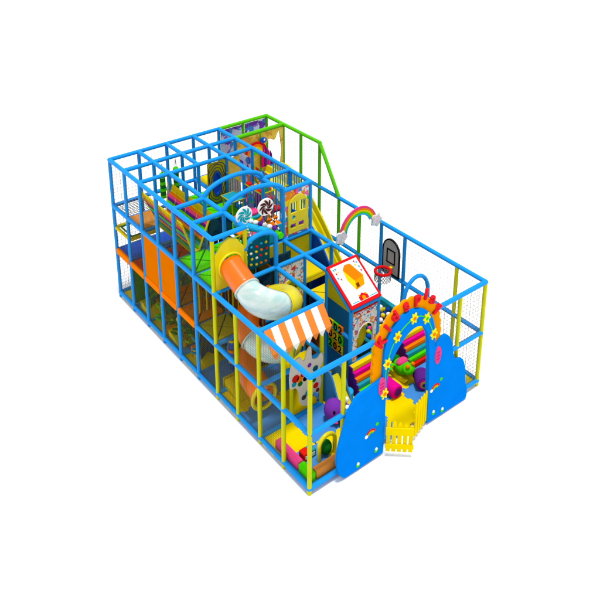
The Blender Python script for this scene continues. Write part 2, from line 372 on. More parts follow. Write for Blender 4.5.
# climbing wall with holds
panel([rect(1.06, 3.28, 1.94, 4.3)], .05, DTEAL, at_x(5.75))
panel([rect(2.06, 2.8, 2.94, 3.2)], .04, OLIVE, at_x(5.02)); panel([rect(2.06, 3.3, 2.94, 3.8)], .04, TEAL, at_x(5.0))
for k in range(22):
    MB().sph((5.82, 1.14+.16*(k % 5)+.05*random.random(), 3.4+.18*(k//5)+.07*random.random()), (.035, .045, .04), random.choice([YV, WHITE, REDV, ORG, YV, SKYB]), 8).build('climbing_hold', fr)
# printed panel with round hole in front of level one
panel([rect(2.07, 1.68, 2.93, 3.12), circle(2.5, 2.35, .26, 24)], .04, PALEP, at_x(6.0))
MB().plate([circle(2.5, 2.35, .31, 28), circle(2.5, 2.35, .22, 28)], .07, YPL, at_x(6.0)).build('porthole_ring', fr)
MB().plate([circle(2.5, 2.35, .3, 28)], .02, OLIVE, at_x(5.9)).build('porthole_pad', fr)
MB().plate([circle(2.5, 2.3, .09, 12)], .03, DTEAL, at_x(5.94)).build('porthole_pad', fr)
panel([rect(2.07, .1, 2.93, 1.52)], .04, SHADE, at_x(6.0))
# yellow room under the window wall
panel([rect(3.06, .1, 3.94, 1.9)], .04, DTEAL, at_x(7.0))
# vertical strip curtains on the dark side
for x in (5, 6):
    q = MB()
    for k in range(11): q.tube([(x+.08+.083*k, .95+.02*(k % 2), 1.72), (x+.08+.083*k, .95+.02*(k % 2), 3.05)], .026, BRN if (k+x) % 3 else OLIVE, 8)
    q.build('strip_curtain', fr)
# nets
def net(o, u, v, nu, nv, m, name='net', r=.0042):
    o = Vector(o); u = Vector(u); v = Vector(v); q = MB()
    for k in range(nu+1): q.tube([o+u*(k/nu), o+u*(k/nu)+v], r, m, 4, cap=False)
    for k in range(nv+1): q.tube([o+v*(k/nv), o+v*(k/nv)+u], r, m, 4, cap=False)
    q.build(name, fr, smooth=False)
for x in range(10):
    for l in range(3 if x < 6 else 2):
        if l == 1 and x in (2, 3): continue
        if x == 9: continue
        pale = x < 1 or (x == 1 and l == 2)
        net((x+.06, 0, l*H+.07), (.88, 0, 0), (0, 0, H-.14), 7 if pale else 12, 12 if pale else 20, NETL if pale else NETD, r=.003 if pale else .0028)
for y in range(6):
    for l in range(3): net((0, y+.06, l*H+.07), (0, .88, 0), (0, 0, H-.14), 7, 12, NETL)
for x in range(10):
    for l in range(2): net((x+.06, 6, l*H+.07), (.88, 0, 0), (0, 0, H-.14), 7, 12, NETL)
for x in range(3): net((x+.06, 6, 2*H+.07), (.88, 0, 0), (0, 0, H-.14), 7, 12, NETL)
for y in (4.1, 5):
    for l in range(2): net((10, y+.06, l*H+.07), (0, .85, 0), (0, 0, H-.14), 7, 12, NETL)
# checkered crawl net and yellow rim at the back corner
net((.06, .05, 3.22), (.9, 0, 0), (0, .9, 0), 9, 9, DGREY, 'crawl_net', .009)
q = MB()
for a, b in (((0, .03), (1, .03)), ((1, .03), (1, .95)), ((1, .95), (0, .95)), ((0, .95), (0, .03))):
    q.tube([(a[0], a[1], 2.42), (b[0], b[1], 2.42)], .06, YV, 10)
q.build('trampoline_rim', fr)
q = MB()
for a, b in (((.12, .15), (.88, .15)), ((.88, .15), (.88, .83)), ((.88, .83), (.12, .83)), ((.12, .83), (.12, .15))):
    q.tube([(a[0], a[1], 2.44), (b[0], b[1], 2.44)], .03, DGRN, 8)
q.build('trampoline_rim', fr)
# V shaped striped crawl bridge
def vside(ytop, ybot, name, x0=1.8, x1=4.25):
    q = MB(); zt, zb = 4.42, 3.32; n = 12
    cols = [YV, YV, ORG, PINK, DPUR, LIME, TEAL, PUR, ORG, DGRN, TEAL, LIME]
    for k in range(n):
        t0, t1 = k/n, (k+1)/n - .015
        def P(t, x, o=0): return (x, ytop+(ybot-ytop)*t+o, zt+(zb-zt)*t)
        xs = x0+.35*t0, x1-.15*t0
        vs = [q.bm.verts.new(P(t, x, o)) for o in (-.02, .02) for t, x in ((t0, xs[0]), (t0, xs[1]), (t1, xs[1]), (t1, xs[0]))]
        i = q.mi(cols[k])
        for f in ((0, 1, 2, 3), (4, 7, 6, 5), (0, 4, 5, 1), (1, 5, 6, 2), (2, 6, 7, 3), (3, 7, 4, 0)):
            fc = q.bm.faces.new([vs[j] for j in f]); fc.material_index = i
    q.tube([(x0, ytop, zt), (x1, ytop, zt)], .03, YV, 10)
    q.tube([(x0, ytop, zt), (x0+.4, ybot, zb)], .03, YV, 10); q.tube([(x1, ytop, zt), (x1-.15, ybot, zb)], .03, YV, 10)
    for xx in (2.4, 3.0, 3.6): q.tube([(xx, ytop-.02, zt), (xx+.1, ybot-.02, zb)], .008, OLIVE, 6)
    return q
br = thing('crawl_bridge', 'V-shaped crawl bridge with slatted rainbow-striped sides and yellow edges on the top level', 'bridge', (3, .6, 3.3))
vside(.1, .5, 's').build('side_panel', br, smooth=False); vside(1.05, .7, 's').build('side_panel', br, smooth=False)
MB().b2((2.1, .48, 3.24), (4.1, .72, 3.31), OLIVE).build('walkway', br)
# hanging bags
for (x, y, lab) in ((1.22, 1.16, 'green and yellow striped hanging bag nearer the left wall'), (1.12, 1.69, 'green and yellow striped hanging bag nearer the middle, beside its twin')):
    t = thing('punching_bag', lab, 'punching bag', (x, y, 3.6), 'striped bags hanging on the top level')
    q = MB()
    for k in range(7):
        z0 = 3.62+.115*k
        q.tube([(x, y, z0), (x, y, z0+.1)], .09, DGRN if k % 2 else LIME, 12)
    q.sph((x, y, 4.43), (.09, .09, .06), LIME, 12); q.build('bag_body', t)
    MB().tube([(x-.05, y, 4.42), (x, y, 4.78)], .008, DGREY, 6).tube([(x+.05, y, 4.42), (x, y, 4.78)], .008, DGREY, 6).build('strap', t)
# striped pad bridge on the top level
t = thing('pad_bridge', 'row of orange, green, pink and yellow stepping pads crossing the top level', 'bridge', (4, 3.4, 3.25))
k = 0
for x, y, m in ((4.15, 2.2, ORG), (4.15, 2.65, LIME), (4.45, 2.2, PINK), (4.4, 2.6, ORG), (4.7, 2.4, YV), (4.85, 2.85, MAG), (4.3, 3.2, ORG), (4.6, 3.3, LIME), (4.75, 3.7, PUR), (4.4, 3.7, TEAL), (3.9, 3.3, ORG), (3.6, 3.7, REDV), (3.3, 3.3, LIME), (3.0, 3.7, ORG), (2.6, 3.4, PINK), (3.3, 2.7, ORG), (3.7, 2.4, PINK), (3.75, 2.8, TEAL)):
    MB().box((x, y, 3.33+.03*(k % 3)), (.3, .42, .09), m).build('step_pad', t, .02); k += 1
# stacked dome, table and prints that fill the top level
t = thing('pad_stack', 'rounded stack of pink, teal, orange, purple and yellow pads on the top level', 'pad stack', (4.05, 2.75, 3.3))
for k, (m, r_) in enumerate(((LIME, .36), (YV, .36), (PUR, .34), (ORG, .31), (TEAL, .26), (PINK, .18))):
    MB().tube([(4.0, 2.6, 3.3+.1*k), (4.0, 2.6, 3.32+.1*k), (4.0, 2.6, 3.38+.1*k), (4.0, 2.6, 3.398+.1*k)], r_, m, 22, radii=[r_-.03, r_, r_, r_-.03]).build('pad', t)
t = thing('play_table', 'square teal play table with yellow rim on the top level', 'table', (2.7, 2.7, 3.3))
MB().b2((2.45, 2.5, 3.72), (3.05, 3.0, 3.77), TEAL).build('table_top', t, .01)
MB().tube([(2.45, 2.5, 3.76), (3.05, 2.5, 3.76), (3.05, 3.0, 3.76), (2.45, 3.0, 3.76)], .022, OLIVE, 8, close=True).build('rim', t)
for a in (2.5, 3.0):
    for b in (2.55, 2.95): MB().tube([(a, b, 3.27), (a, b, 3.72)], .025, YEL, 8).build('leg', t)
panel([rect(1.06, 3.3, 1.96, 4.4)], .03, LILAC, at_y(4.0)); panel([rect(2.06, 3.3, 2.96, 4.2)], .03, MULTI, at_y(4.0))
panel([rect(3.06, 3.3, 3.5, 4.7)], .03, OCHRE, at_x(2.0)); panel([rect(3.1, 3.3, 3.9, 4.1)], .03, MULTI, at_x(3.0))
# red hanging cylinders
for x, y, lab in ((2.5, 3.5, 'red padded roller post farthest back on the top level'), (3.1, 3.45, 'red padded roller post in the middle of the top-level row'), (3.7, 3.5, 'red padded roller post nearest the front of the top-level row')):
    tag(MB().tube([(x, y, 3.3), (x, y, 3.36), (x, y, 3.9), (x, y, 3.94)], .1, REDV, 14, radii=[.07, .11, .11, .07]).tube([(x, y, 3.9), (x, y, 4.25)], .03, ORG, 8).build('roller_post'), lab, 'padded post', 'red roller posts on the top level')
# candy walkway: light blue and green rolls with white knobs
t = thing('candy_roller', 'pair of sloping light blue and green candy rolls with white knobs behind the swirl lollipops', 'decoration', (5.5, 1.9, 4.2))
MB().tube([(4.75, 1.55, 4.15), (6.02, 1.72, 4.42)], .1, SKYB, 14).build('roll', t)
MB().tube([(4.6, 2.05, 4.05), (6.05, 2.15, 4.15)], .09, LIME, 14).build('roll', t)
q = MB()
for k in range(7): q.sph((4.9+.18*k, 1.8+.03*k, 4.24+.03*k), .075, WHITE if k % 3 else DPUR, 12)
q.build('knob', t)
# ------------------------------------------------------------ lollipops
def lolli(x, y, z, m, lab, stick):
    t = thing('lollipop', lab, 'decoration', (x, y, z), 'giant swirl lollipops')
    cd = MB().plate([circle(y, z, .25, 32)], .05, WHITE, at_x(x)).build('candy', t, .012)
    q = MB()
    for k in range(8):
        a0 = 2*math.pi*k/8; L = []; R = []
        for j in range(9):
            s = j/8; rr = .03+.19*s; a = a0+1.0*s; wd = .14+.22*math.sin(math.pi*min(1, s*1.1))
            L.append((y+rr*math.cos(a-wd*.9), z+rr*math.sin(a-wd*.9))); R.append((y+rr*math.cos(a+wd), z+rr*math.sin(a+wd)))
        q.plate([L+R[::-1]], .006, m, at_x(x+.05))
    q.build('swirl', cd)
    s = MB(); a, b = stick; a = Vector(a); b = Vector(b); n = 10
    for k in range(n): s.tube([a+(b-a)*k/n, a+(b-a)*(k+.96)/n], .019, WHITE if k % 2 else m, 10)
    s.build('stick', t)
lolli(5.72, 1.16, 4.98, mat('swirl_teal', (20, 160, 170)), 'giant lollipop with white and teal swirl, left of the pair', ((5.73, 1.18, 4.8), (5.9, 1.25, 4.4)))
lolli(5.72, 1.86, 5.0, mat('swirl_brown', (74, 34, 34)), 'giant lollipop with white and brown swirl on a long dotted stick', ((5.73, 1.95, 4.85), (5.98, 2.22, 4.15)))
# ------------------------------------------------------------ spiral tube slide
def tube_path():
    pts = []
    cx, cy, R = 6.9, 1.06, .56
    for k in range(9): pts.append((6.0+(cx-6.0)*k/9, cy-R, 3.88-.04*k))
    z = 3.52; turns = 2.0; n = 80
    for k in range(n+1):
        a = -math.pi/2+2*math.pi*turns*k/n
        pts.append((cx+R*math.cos(a), cy+R*math.sin(a), z-2.62*k/n))
    for k in range(1, 5): pts.append((cx+.14*k, cy-R, .9-.06*k))
    return pts
TP = tube_path()
def segm(a, b, m, name, par, r=.335, flare=False):
    P = TP[a:b+1]; q = MB(); seg = 28
    n_ = len(P)-1; big = .05 if m is CLEAR else (.03 if m is YPL else 0)
    q.tube(P, r, m, seg, cap=False, radii=[r+big*math.sin(math.pi*j/n_) for j in range(n_+1)])
    o = q.build(name, par); s = o.modifiers.new('shell', 'SOLIDIFY'); s.thickness = .02; return o
ts = thing('tube_slide', 'spiral tube slide of orange, yellow and translucent sections dropping from the yellow panel', 'slide', (6.9, 1.2, 0))
cuts = [(0, 8, ORGP), (8, 20, CLEAR), (20, 34, YPL), (34, 50, ORGP), (50, 61, CLEAR), (61, 72, YPL), (72, len(TP)-1, ORGP)]
for a, b, m in cuts:
    sg = segm(a, b, m, 'tube_section', ts)
    if a > 0:
        q = MB(); d = (Vector(TP[a+1])-Vector(TP[a-1])).normalized()*.02; c = Vector(TP[a])
        q.tube([c-d, c+d], .365, m if m is not CLEAR else YPL if 0 else m, 28, cap=False)
        o = q.build('flange', sg); s = o.modifiers.new('shell', 'SOLIDIFY'); s.thickness = .03
c = Vector(TP[-1]); q = MB()
q.tube([c+Vector((.02, .36*math.cos(a), .36*math.sin(a))) for a in [2*math.pi*k/32 for k in range(32)]], .055, YPL, 10, close=True).build('exit_ring', ts)
c = Vector((6.03, .5, 3.88))
MB().tube([c+Vector((.03, .35*math.cos(a), .35*math.sin(a))) for a in [2*math.pi*k/32 for k in range(32)]], .035, AORG if 0 else YPL, 10, close=True).build('entry_ring', ts)
# ------------------------------------------------------------ open yellow slide with blue side skirt
# leafy toys on the ground floor
for k, (x, y, m, m2, lab) in enumerate(((2.45, .25, LIME, ORG, 'leafy green toy plant in the third bay of the left wall'), (3.35, .3, DGRN, YV, 'dark green leafy toy plant in the fourth bay of the left wall'), (3.75, .3, LIME, ORG, 'bright leafy toy plant with orange centre between the fourth and fifth bays'), (4.5, .3, TEAL, YV, 'teal leafy toy plant in the fifth bay of the left wall'))):
    t = thing('toy_plant', lab, 'toy plant', (x, y, 0), 'leafy toy plants on the ground floor')
    for j in range(9):
        a = 2*math.pi*j/9; hh = .25+.2*(j % 3)
        MB().sph((x+.13*math.cos(a), y+.13*math.sin(a), hh), (.14, .05, .035), m, 10, Matrix.Rotation(a, 3, 'Z') @ Matrix.Rotation(-.5, 3, 'Y')).build('leaf', t)
    MB().tube([(x, y, 0), (x, y, .72)], .04, m2, 8).sph((x, y, .74), .07, m2, 10).build('stem', t)
sl = thing('open_slide', 'wide open yellow slide with blue side skirt running down beside the right wall', 'slide', (4, 5, 0))
prof = spline([(1.2, 3.3), (2.2, 3.3), (2.9, 3.15), (3.6, 2.7), (4.3, 2.05), (4.9, 1.4), (5.5, .9), (6.2, .75)], 6)
q = MB(); sec = [(4.25, .24), (4.32, .26), (4.36, .06), (4.7, .0), (5.08, .06), (5.13, .26), (5.2, .26), (5.2, -.1), (4.25, -.1)]
rows = [[q.bm.verts.new((x, y, z+h)) for y, h in sec] for x, z in prof]
i = q.mi(YPL)
for k in range(len(rows)-1):
    for j in range(len(sec)):
        f = q.bm.faces.new((rows[k][j], rows[k+1][j], rows[k+1][(j+1) % len(sec)], rows[k][(j+1) % len(sec)]))
q.bm.faces.new(rows[0]); q.bm.faces.new(rows[-1][::-1])
q.build('slide_bed', sl)
q = MB(); q.plate([spline([(3.6, 3.3), (4.4, 3.4), (5, 3.12), (5.35, 2.8), (5.8, 2.2), (6.2, 1.6), (6.6, .9)], 4)+[(6.6, .1), (3.6, .1)]], .05, DBLUE, at_y(4.14)); q.build('side_skirt', sl)
q = MB(); hp = spline([(1.5, 3.8), (2.27, 3.95), (3.0, 3.7), (3.5, 3.35), (4.27, 2.6), (5.02, 1.75), (5.6, 1.25)], 5)
q.plate([[(x, z) for x, z in hp]+[(5.6, .8), (4.9, 1.35), (4.3, 2.0), (3.6, 2.65), (2.9, 3.1), (1.5, 3.25)]], .05, YPL, at_y(5.21)); q.build('side_wall', sl, .01)
# ------------------------------------------------------------ awning
aw = thing('awning', 'orange and white striped awning with pointed hem under the cross rail', 'awning', (8.2, 1, 3))
q = MB(); n = 9
for k in range(n):
    y0, y1 = .12+1.86*k/n, .12+1.86*(k+1)/n; m = WHITE if k % 2 else AWN
    a = (8.05, y0, 3.22); b = (8.05, y1, 3.22); c = (8.42, y1, 2.72); d = (8.42, y0, 2.72); e = (8.43, (y0+y1)/2, 2.55)
    i = q.mi(m)
    for off in (0,):
        top_ = [q.bm.verts.new(p) for p in (a, b, c, e, d)]
        bot_ = [q.bm.verts.new((p[0]-.02, p[1], p[2]-.02)) for p in (a, b, c, e, d)]
        f = q.bm.faces.new(top_); f.material_index = i; f = q.bm.faces.new(bot_[::-1]); f.material_index = i
        for j in range(5):
            f = q.bm.faces.new((top_[j], bot_[j], bot_[(j+1) % 5], top_[(j+1) % 5])); f.material_index = i
q.build('canopy', aw, smooth=False)
# ------------------------------------------------------------ little house: sign roof, front, side
hs = thing('play_house', 'small play house with sloping red-framed picture roof and printed arched front', 'play house', (7.5, 3.5, 0))
A = Vector((6.98, 2.95, 3.29)); U = Vector((0, 1.1, 0)); D = Vector((1.08, 0, -.76)); N = U.cross(D).normalized(); N = N if N.z > 0 else -N
def slope(a, b, c): return tuple(A+U*a+D*b+N*c)
MB().plate([rect(0, 0, 1, 1)], .05, RED, slope).build('roof_frame', hs, .01)
MB().plate([rect(.07, .06, .93, .93)], .055, WHITE, slope).build('roof_picture', hs)
q = MB()
q.plate([[(.365, .2), (.5, .11), (.66, .13), (.83, .46), (.52, .5)]], .062, ORG, slope)
q.plate([[(.365, .2), (.52, .5), (.42, .68), (.33, .42)]], .0625, YV, slope)
q.plate([[(.52, .5), (.83, .46), (.72, .64), (.42, .68)]], .063, AORG, slope)
q.plate([[(.5, .56), (.6, .55), (.57, .64), (.48, .65)]], .064, BRN, slope)
q.plate([[(.36, .92), (.36, .84), (.5, .77), (.64, .84), (.64, .92)]], .062, RED, slope)
q.plate([[(.45, .92), (.45, .86), (.5, .82), (.55, .86), (.55, .92)]], .064, AORG, slope)
for k in range(2): q.plate([circle(.4+.2*k, .81, .025, 10)], .065, AORG, slope)
q.plate([rect(.12, .895, .32, .91)], .062, SKYB, slope); q.plate([rect(.68, .895, .9, .91)], .062, SKYB, slope)
for (a, b, m) in ((.13, .13, SKYB), (.19, .12, TEAL), (.15, .22, REDV), (.22, .2, YV), (.13, .32, SKYB), (.2, .36, REDV), (.8, .12, REDV), (.86, .16, SKYB), (.78, .2, YV), (.86, .26, TEAL), (.86, .35, REDV)):
    q.plate([[(a-.025, b-.02), (a+.03, b-.015), (a+.005, b+.035)]], .062, m, slope)
q.build('roof_print', hs, smooth=False)
hole = [(3.22, .75), (3.8, .75), (3.8, 1.55)]+[(3.51+.29*math.cos(a), 1.55+.34*math.sin(a)) for a in [math.pi*k/12 for k in range(1, 12)]]+[(3.22, 1.55)]
MB().plate([rect(3.06, .7, 3.94, 2.38), hole], .05, PALEP, at_x(7.98)).build('front_panel', hs, .006)
q = MB(); q.tube([(8.05, a, b) for a, b in hole[1:]], .02, CREAM, 8); q.tube([(8.04, 3.08, 2.37), (8.04, 3.92, 2.37)], .02, REDV, 8); q.build('trim', hs)
MB().sph((7.6, 3.5, 1.3), (.3, .36, .5), OLIVE, 20).build('crawl_ball', hs)
MB().plate([[(7.03, 2.42), (7.03, 3.1), (7.95, 2.46), (7.95, 2.4)]], .03, OLIVE, at_y(2.98)).build('gable', hs)
MB().plate([rect(7.05, .1, 7.95, 2.42)], .04, mat('mid_blue_vinyl', (24, 96, 150)), at_y(3.0)).build('side_panel', hs)
MB().plate([rect(3.05, .1, 3.95, .68)], .05, DBLUE, at_x(7.97)).build('front_panel', hs)
nb = thing('number_board', 'board of nine coloured number tiles on the side of the play house', 'game board', (7.48, 2.95, 1.35))
digits = ['2', '0', '2', '0', '2', '0', '2', '0', '2']
def text_mesh(s, size, ext, m, name, M, par):
    cu = bpy.data.curves.new(name, 'FONT'); cu.body = s; cu.size = size; cu.extrude = ext; cu.align_x = 'CENTER'; cu.align_y = 'CENTER'; cu.offset = size*.02
    ob = bpy.data.objects.new(name, cu); me = bpy.data.meshes.new_from_object(ob); bpy.data.objects.remove(ob)
    me.transform(M); me.materials.append(m); me.name = name
    o = bpy.data.objects.new(name, me); COL.objects.link(o); o.parent = par
    if par.parent is None: o.matrix_parent_inverse = Matrix.Translation(-Vector(par.location))
    return o
for k in range(9):
    i, j = k % 3, k//3; a0 = 7.16+.2*i; b0 = 1.8-.31*j-.0*i
    tl = MB().plate([rect(a0, b0-.28, a0+.185, b0)], -.05, [YV, LIME, ORG, AORG, YV, LIME, LIME, ORG, YV][k], at_y(2.99)).build('tile', nb, .006)
    text_mesh(digits[k], .3, .006, BLACK, 'digit', Matrix.Translation((a0+.092, 2.935, b0-.14)) @ Matrix.Rotation(math.pi/2, 4, 'X'), tl)
# ------------------------------------------------------------ rainbow
rb = thing('rainbow', 'rainbow arc with a pale speckled cloud at each end, hung on the right rail', 'decoration', (6, 5, 3.3))
q = MB(); cy, cz = 5.02, 3.28
for k, m in enumerate((PINK, ORG, YV, LIME, SKYB)):
    r1, r0 = .78-.055*k, .725-.055*k
    an = [math.pi*(.14+.84*j/24) for j in range(25)]
    q.plate([[(cy+r1*math.cos(a)*.95, cz+r1*math.sin(a)) for a in an]+[(cy+r0*math.cos(a)*.95, cz+r0*math.sin(a)) for a in an[::-1]]], .05, m, at_x(6))
q.build('arc', rb, smooth=False)
cloud = lambda y, z: [(y+.19*(1+.16*math.cos(5*a))*math.cos(a), z+.2*(1+.16*math.cos(5*a+1))*math.sin(a)) for a in [2*math.pi*k/40 for k in range(40)]]
CLP = print_mat('cloud_print', [(214, 220, 218), (226, 226, 222), (200, 214, 214), (230, 190, 200), (220, 224, 220), (170, 200, 216)], 14)
MB().plate([cloud(4.32, 3.3)], .06, CLP, at_x(6.03)).build('cloud', rb); MB().plate([cloud(5.7, 3.42)], .06, CLP, at_x(6.03)).build('cloud', rb)
MB().tube([(6.04, 5.74, 3.3), (6.04, 6, 3.2)], .015, GREY, 8).tube([(6.04, 4.3, 3.25), (6.04, 4.02, 3.15)], .015, GREY, 8).build('bracket', rb)
# ------------------------------------------------------------ basketball hoop
bb = thing('basketball_hoop', 'grey round-topped basketball backboard with red hoop on the right wall', 'basketball hoop', (6.55, 5.9, 2.2))
def bo(k): return [(6.57-.36*k, 2.28-.58*k), (6.57+.36*k, 2.28-.58*k), (6.57+.36*k, 2.5)]+[(6.57+.36*k*math.cos(a), 2.5+.36*k*math.sin(a)*1.15) for a in [math.pi*j/14 for j in range(1, 14)]]+[(6.57-.36*k, 2.5)]
bkb = MB().plate([bo(1)], -.04, GREY, at_y(5.92)).build('backboard', bb)
MB().plate([bo(1.0), bo(.9)], -.05, BLACK, at_y(5.915)).plate([rect(6.39, 2.08, 6.75, 2.56), rect(6.43, 2.12, 6.71, 2.52)], -.05, BLACK, at_y(5.915)).build('board_marking', bkb)
hc = Vector((6.63, 5.5, 2.0))
MB().tube([hc+Vector((.235*math.cos(a), .235*math.sin(a), 0)) for a in [2*math.pi*k/28 for k in range(28)]], .045, RED, 10, close=True).build('hoop', bb)
MB().box((6.62, 5.8, 1.98), (.1, .2, .05), YV).build('bracket', bb, .01)
q = MB()
for k in range(18):
    for s in (1, -1):
        pts = [hc+Vector(((.23+.02*t)*math.cos(a), (.23+.02*t)*math.sin(a), -.3*t)) for t, a in [(j/6, 2*math.pi*k/18+s*.9*j/6) for j in range(7)]]
        q.tube(pts, .011, GREY, 5, cap=False)
q.build('hoop_net', bb)
# ------------------------------------------------------------ entrance arch
ent = thing('entrance_arch', 'blue entrance arch with orange scalloped border, red KIDS PLAY letters and yellow flowers', 'entrance', (10.1, 3, -.1))
O = [(1.84, 1.9), (1.84, 2.5), (1.88, 3.1), (2.03, 3.5), (2.35, 3.84), (2.76, 4.0), (3.2, 3.96), (3.6, 3.76), (3.9, 3.42), (4.07, 3.0), (4.13, 2.45), (4.14, 2.1)]
OS = spline(O, 10); cen = Vector((2.97, 2.2))
def inset(L, d):
    out = []
    for k, p in enumerate(L):
        a = Vector(L[max(0, k-1)]); b = Vector(L[min(len(L)-1, k+1)]); t = (b-a).normalized(); n = Vector((t.y, -t.x))
        out.append((p[0]+n.x*d, p[1]+n.y*d))
    return out
sc = []
acc = 0
for k, p in enumerate(OS):
    if k: acc += (Vector(OS[k])-Vector(OS[k-1])).length
    sc.append(inset(OS, -.055*abs(math.sin(acc*math.pi/.27)))[k])
BO = inset(OS, .25)
IN = spline([(2.22, .75), (2.23, 2.1), (2.38, 2.6), (2.7, 2.98), (3.0, 3.17), (3.3, 3.16), (3.54, 2.92), (3.66, 2.5), (3.74, 1.6), (3.76, .7)], 6)
IN = [(2.2, -.1)]+IN+[(3.78, -.1)]
MB().plate([sc+inset(OS, .3)[::-1]], .07, AORG, at_x(10.06)).build('scalloped_border', ent, .008)
Lc = spline([(.95, -.12), (.78, .05), (.68, .5), (.74, .95), (.9, 1.45), (1.05, 1.85), (1.28, 2.1), (1.6, 2.14), (1.9, 2.2)], 5)
Rc = spline([(4.02, 2.36), (4.2, 2.44), (4.38, 2.38), (4.55, 2.1), (4.66, 1.65), (4.8, 1.42), (5.02, 1.34), (5.17, 1.0), (5.24, .5), (5.34, .1), (5.3, -.12)], 5)
BOc = [p for p in BO if p[1] > 2.22]
MB().plate([Lc+BOc+Rc+IN[::-1]], .08, ABLUE, at_x(10.12)).build('arch_board', ent, .012)
# reveal behind the opening
ins = [p for p in IN]; ino = inset(IN, -.1)
MB().plate([ino+ins[::-1]], .05, ABLUE, at_x(10.075)).build('arch_reveal', ent)
fl = [(2.14, 1.75), (2.2, 2.6), (2.5, 3.22), (3.05, 3.5), (3.5, 3.3), (3.8, 2.7)]
MB().tube([(10.205, a, b) for a, b in spline(fl, 8)], .014, LIME, 8).build('vine', ent)
for k, (a, b) in enumerate(fl):
    q = MB(); q.plate([[(a+.11*(1+.3*math.cos(6*s))*math.cos(s)*.9, b+.125*(1+.3*math.cos(6*s))*math.sin(s)) for s in [2*math.pi*j/36 for j in range(36)]]], .03, mat('flower_yellow', (240, 226, 30)), at_x(10.2))
    f_ = q.build('flower', ent); MB().plate([circle(a, b, .05, 12)], .04, LIME if k == 4 else ORG, at_x(10.2)).build('flower_center', f_)
for ch, a, b, r in (('K', 2.0, 3.26, 44), ('i', 2.2, 3.58, 40), ('d', 2.44, 3.79, 30), ('s', 2.8, 3.93, 14), ('p', 3.18, 4.0, 2), ('l', 3.48, 3.96, -10), ('a', 3.74, 3.74, -24), ('y', 3.97, 3.4, -36)):
    M = Matrix.Translation((10.16, a, b)) @ Matrix.Rotation(math.radians(r), 4, 'X') @ Matrix(((0, 0, 1, 0), (1, 0, 0, 0), (0, 1, 0, 0), (0, 0, 0, 1)))
    o = text_mesh(ch, .38, .02, LRED, 'letter', M, ent)
    # heavier lettering
    s = o.modifiers.new('weight', 'SOLIDIFY'); s.thickness = .02; s.offset = 1
# decals on the panels
def oval(a, b): 
    q = MB().plate([circle(a, b, .11, 24, .27)], .02, PINK, at_x(10.2))
    for k in range(3): q.plate([rect(a-.06, b-.13+.1*k, a+.06, b-.09+.1*k)], .024, mat('deep_pink', (196, 40, 120)), at_x(10.2))
    q.build('oval_badge', ent)
oval(2.05, 2.0); oval(4.02, 1.95)
for a, b in ((1.75, .72), (4.02, .88)):
    q = MB()
    for k, m in enumerate((REDV, AORG, LIME)):
        an = [math.pi*(.15+.8*j/10) for j in range(11)]; r1, r0 = .17-.04*k, .13-.04*k
        q.plate([[(a+r1*math.cos(s), b+r1*math.sin(s)) for s in an]+[(a+r0*math.cos(s), b+r0*math.sin(s)) for s in an[::-1]]], .01, m, at_x(10.2))
    q.plate([circle(a-.15, b+.02, .05, 10)], .012, WHITE, at_x(10.2)); q.plate([circle(a+.2, b+.22, .05, 10)], .012, LIME, at_x(10.2)); q.build('rainbow_decal', ent, smooth=False)
for a, b in ((1.35, .02), (1.95, .12), (4.0, .12), (4.35, .02)):
    MB().plate([circle(a, b, .06, 8)], .012, LIME, at_x(10.2)).plate([circle(a, b+.05, .04, 8)], .018, WHITE, at_x(10.2)).build('flower_decal', ent)
# ------------------------------------------------------------ picket gates
def gate(h, e, n, hs_, lab):
    t = thing('picket_gate', lab, 'gate', (*h, 0), 'yellow picket gates at the entrance')
    h = Vector((*h, 0)); e = Vector((*e, 0)); d = (e-h); L = d.length; d.normalize(); nn = Vector((-d.y, d.x, 0))
    def mp(a, b, c): return tuple(h+d*a+Vector((0, 0, b))+nn*c)
    wd = L/n
    for k in range(n):
        a0, a1 = wd*k+wd*.13, wd*(k+1)-wd*.13; tz = hs_[0]+(hs_[1]-hs_[0])*k/(n-1)
        MB().plate([[(a0, -.02), (a1, -.02), (a1, tz-.06), ((a0+a1)/2, tz+.02), (a0, tz-.06)]], .035, MATY, mp).build('picket', t, .008)
    for z0, z1 in ((.1, .24), (.52, .74)):
        MB().plate([rect(0, z0, L, z1)], .03, MATY, lambda a, b, c: mp(a, b, c-.032)).build('crossbar', t, .005)
gate((10.26, 2.2), (10.72, 2.72), 5, (.95, .8), 'yellow picket gate leaf swung outward on the left of the entrance')
gate((10.13, 3.8), (10.36, 3.1), 5, (.95, 1.0), 'yellow picket gate leaf on the right of the entrance')
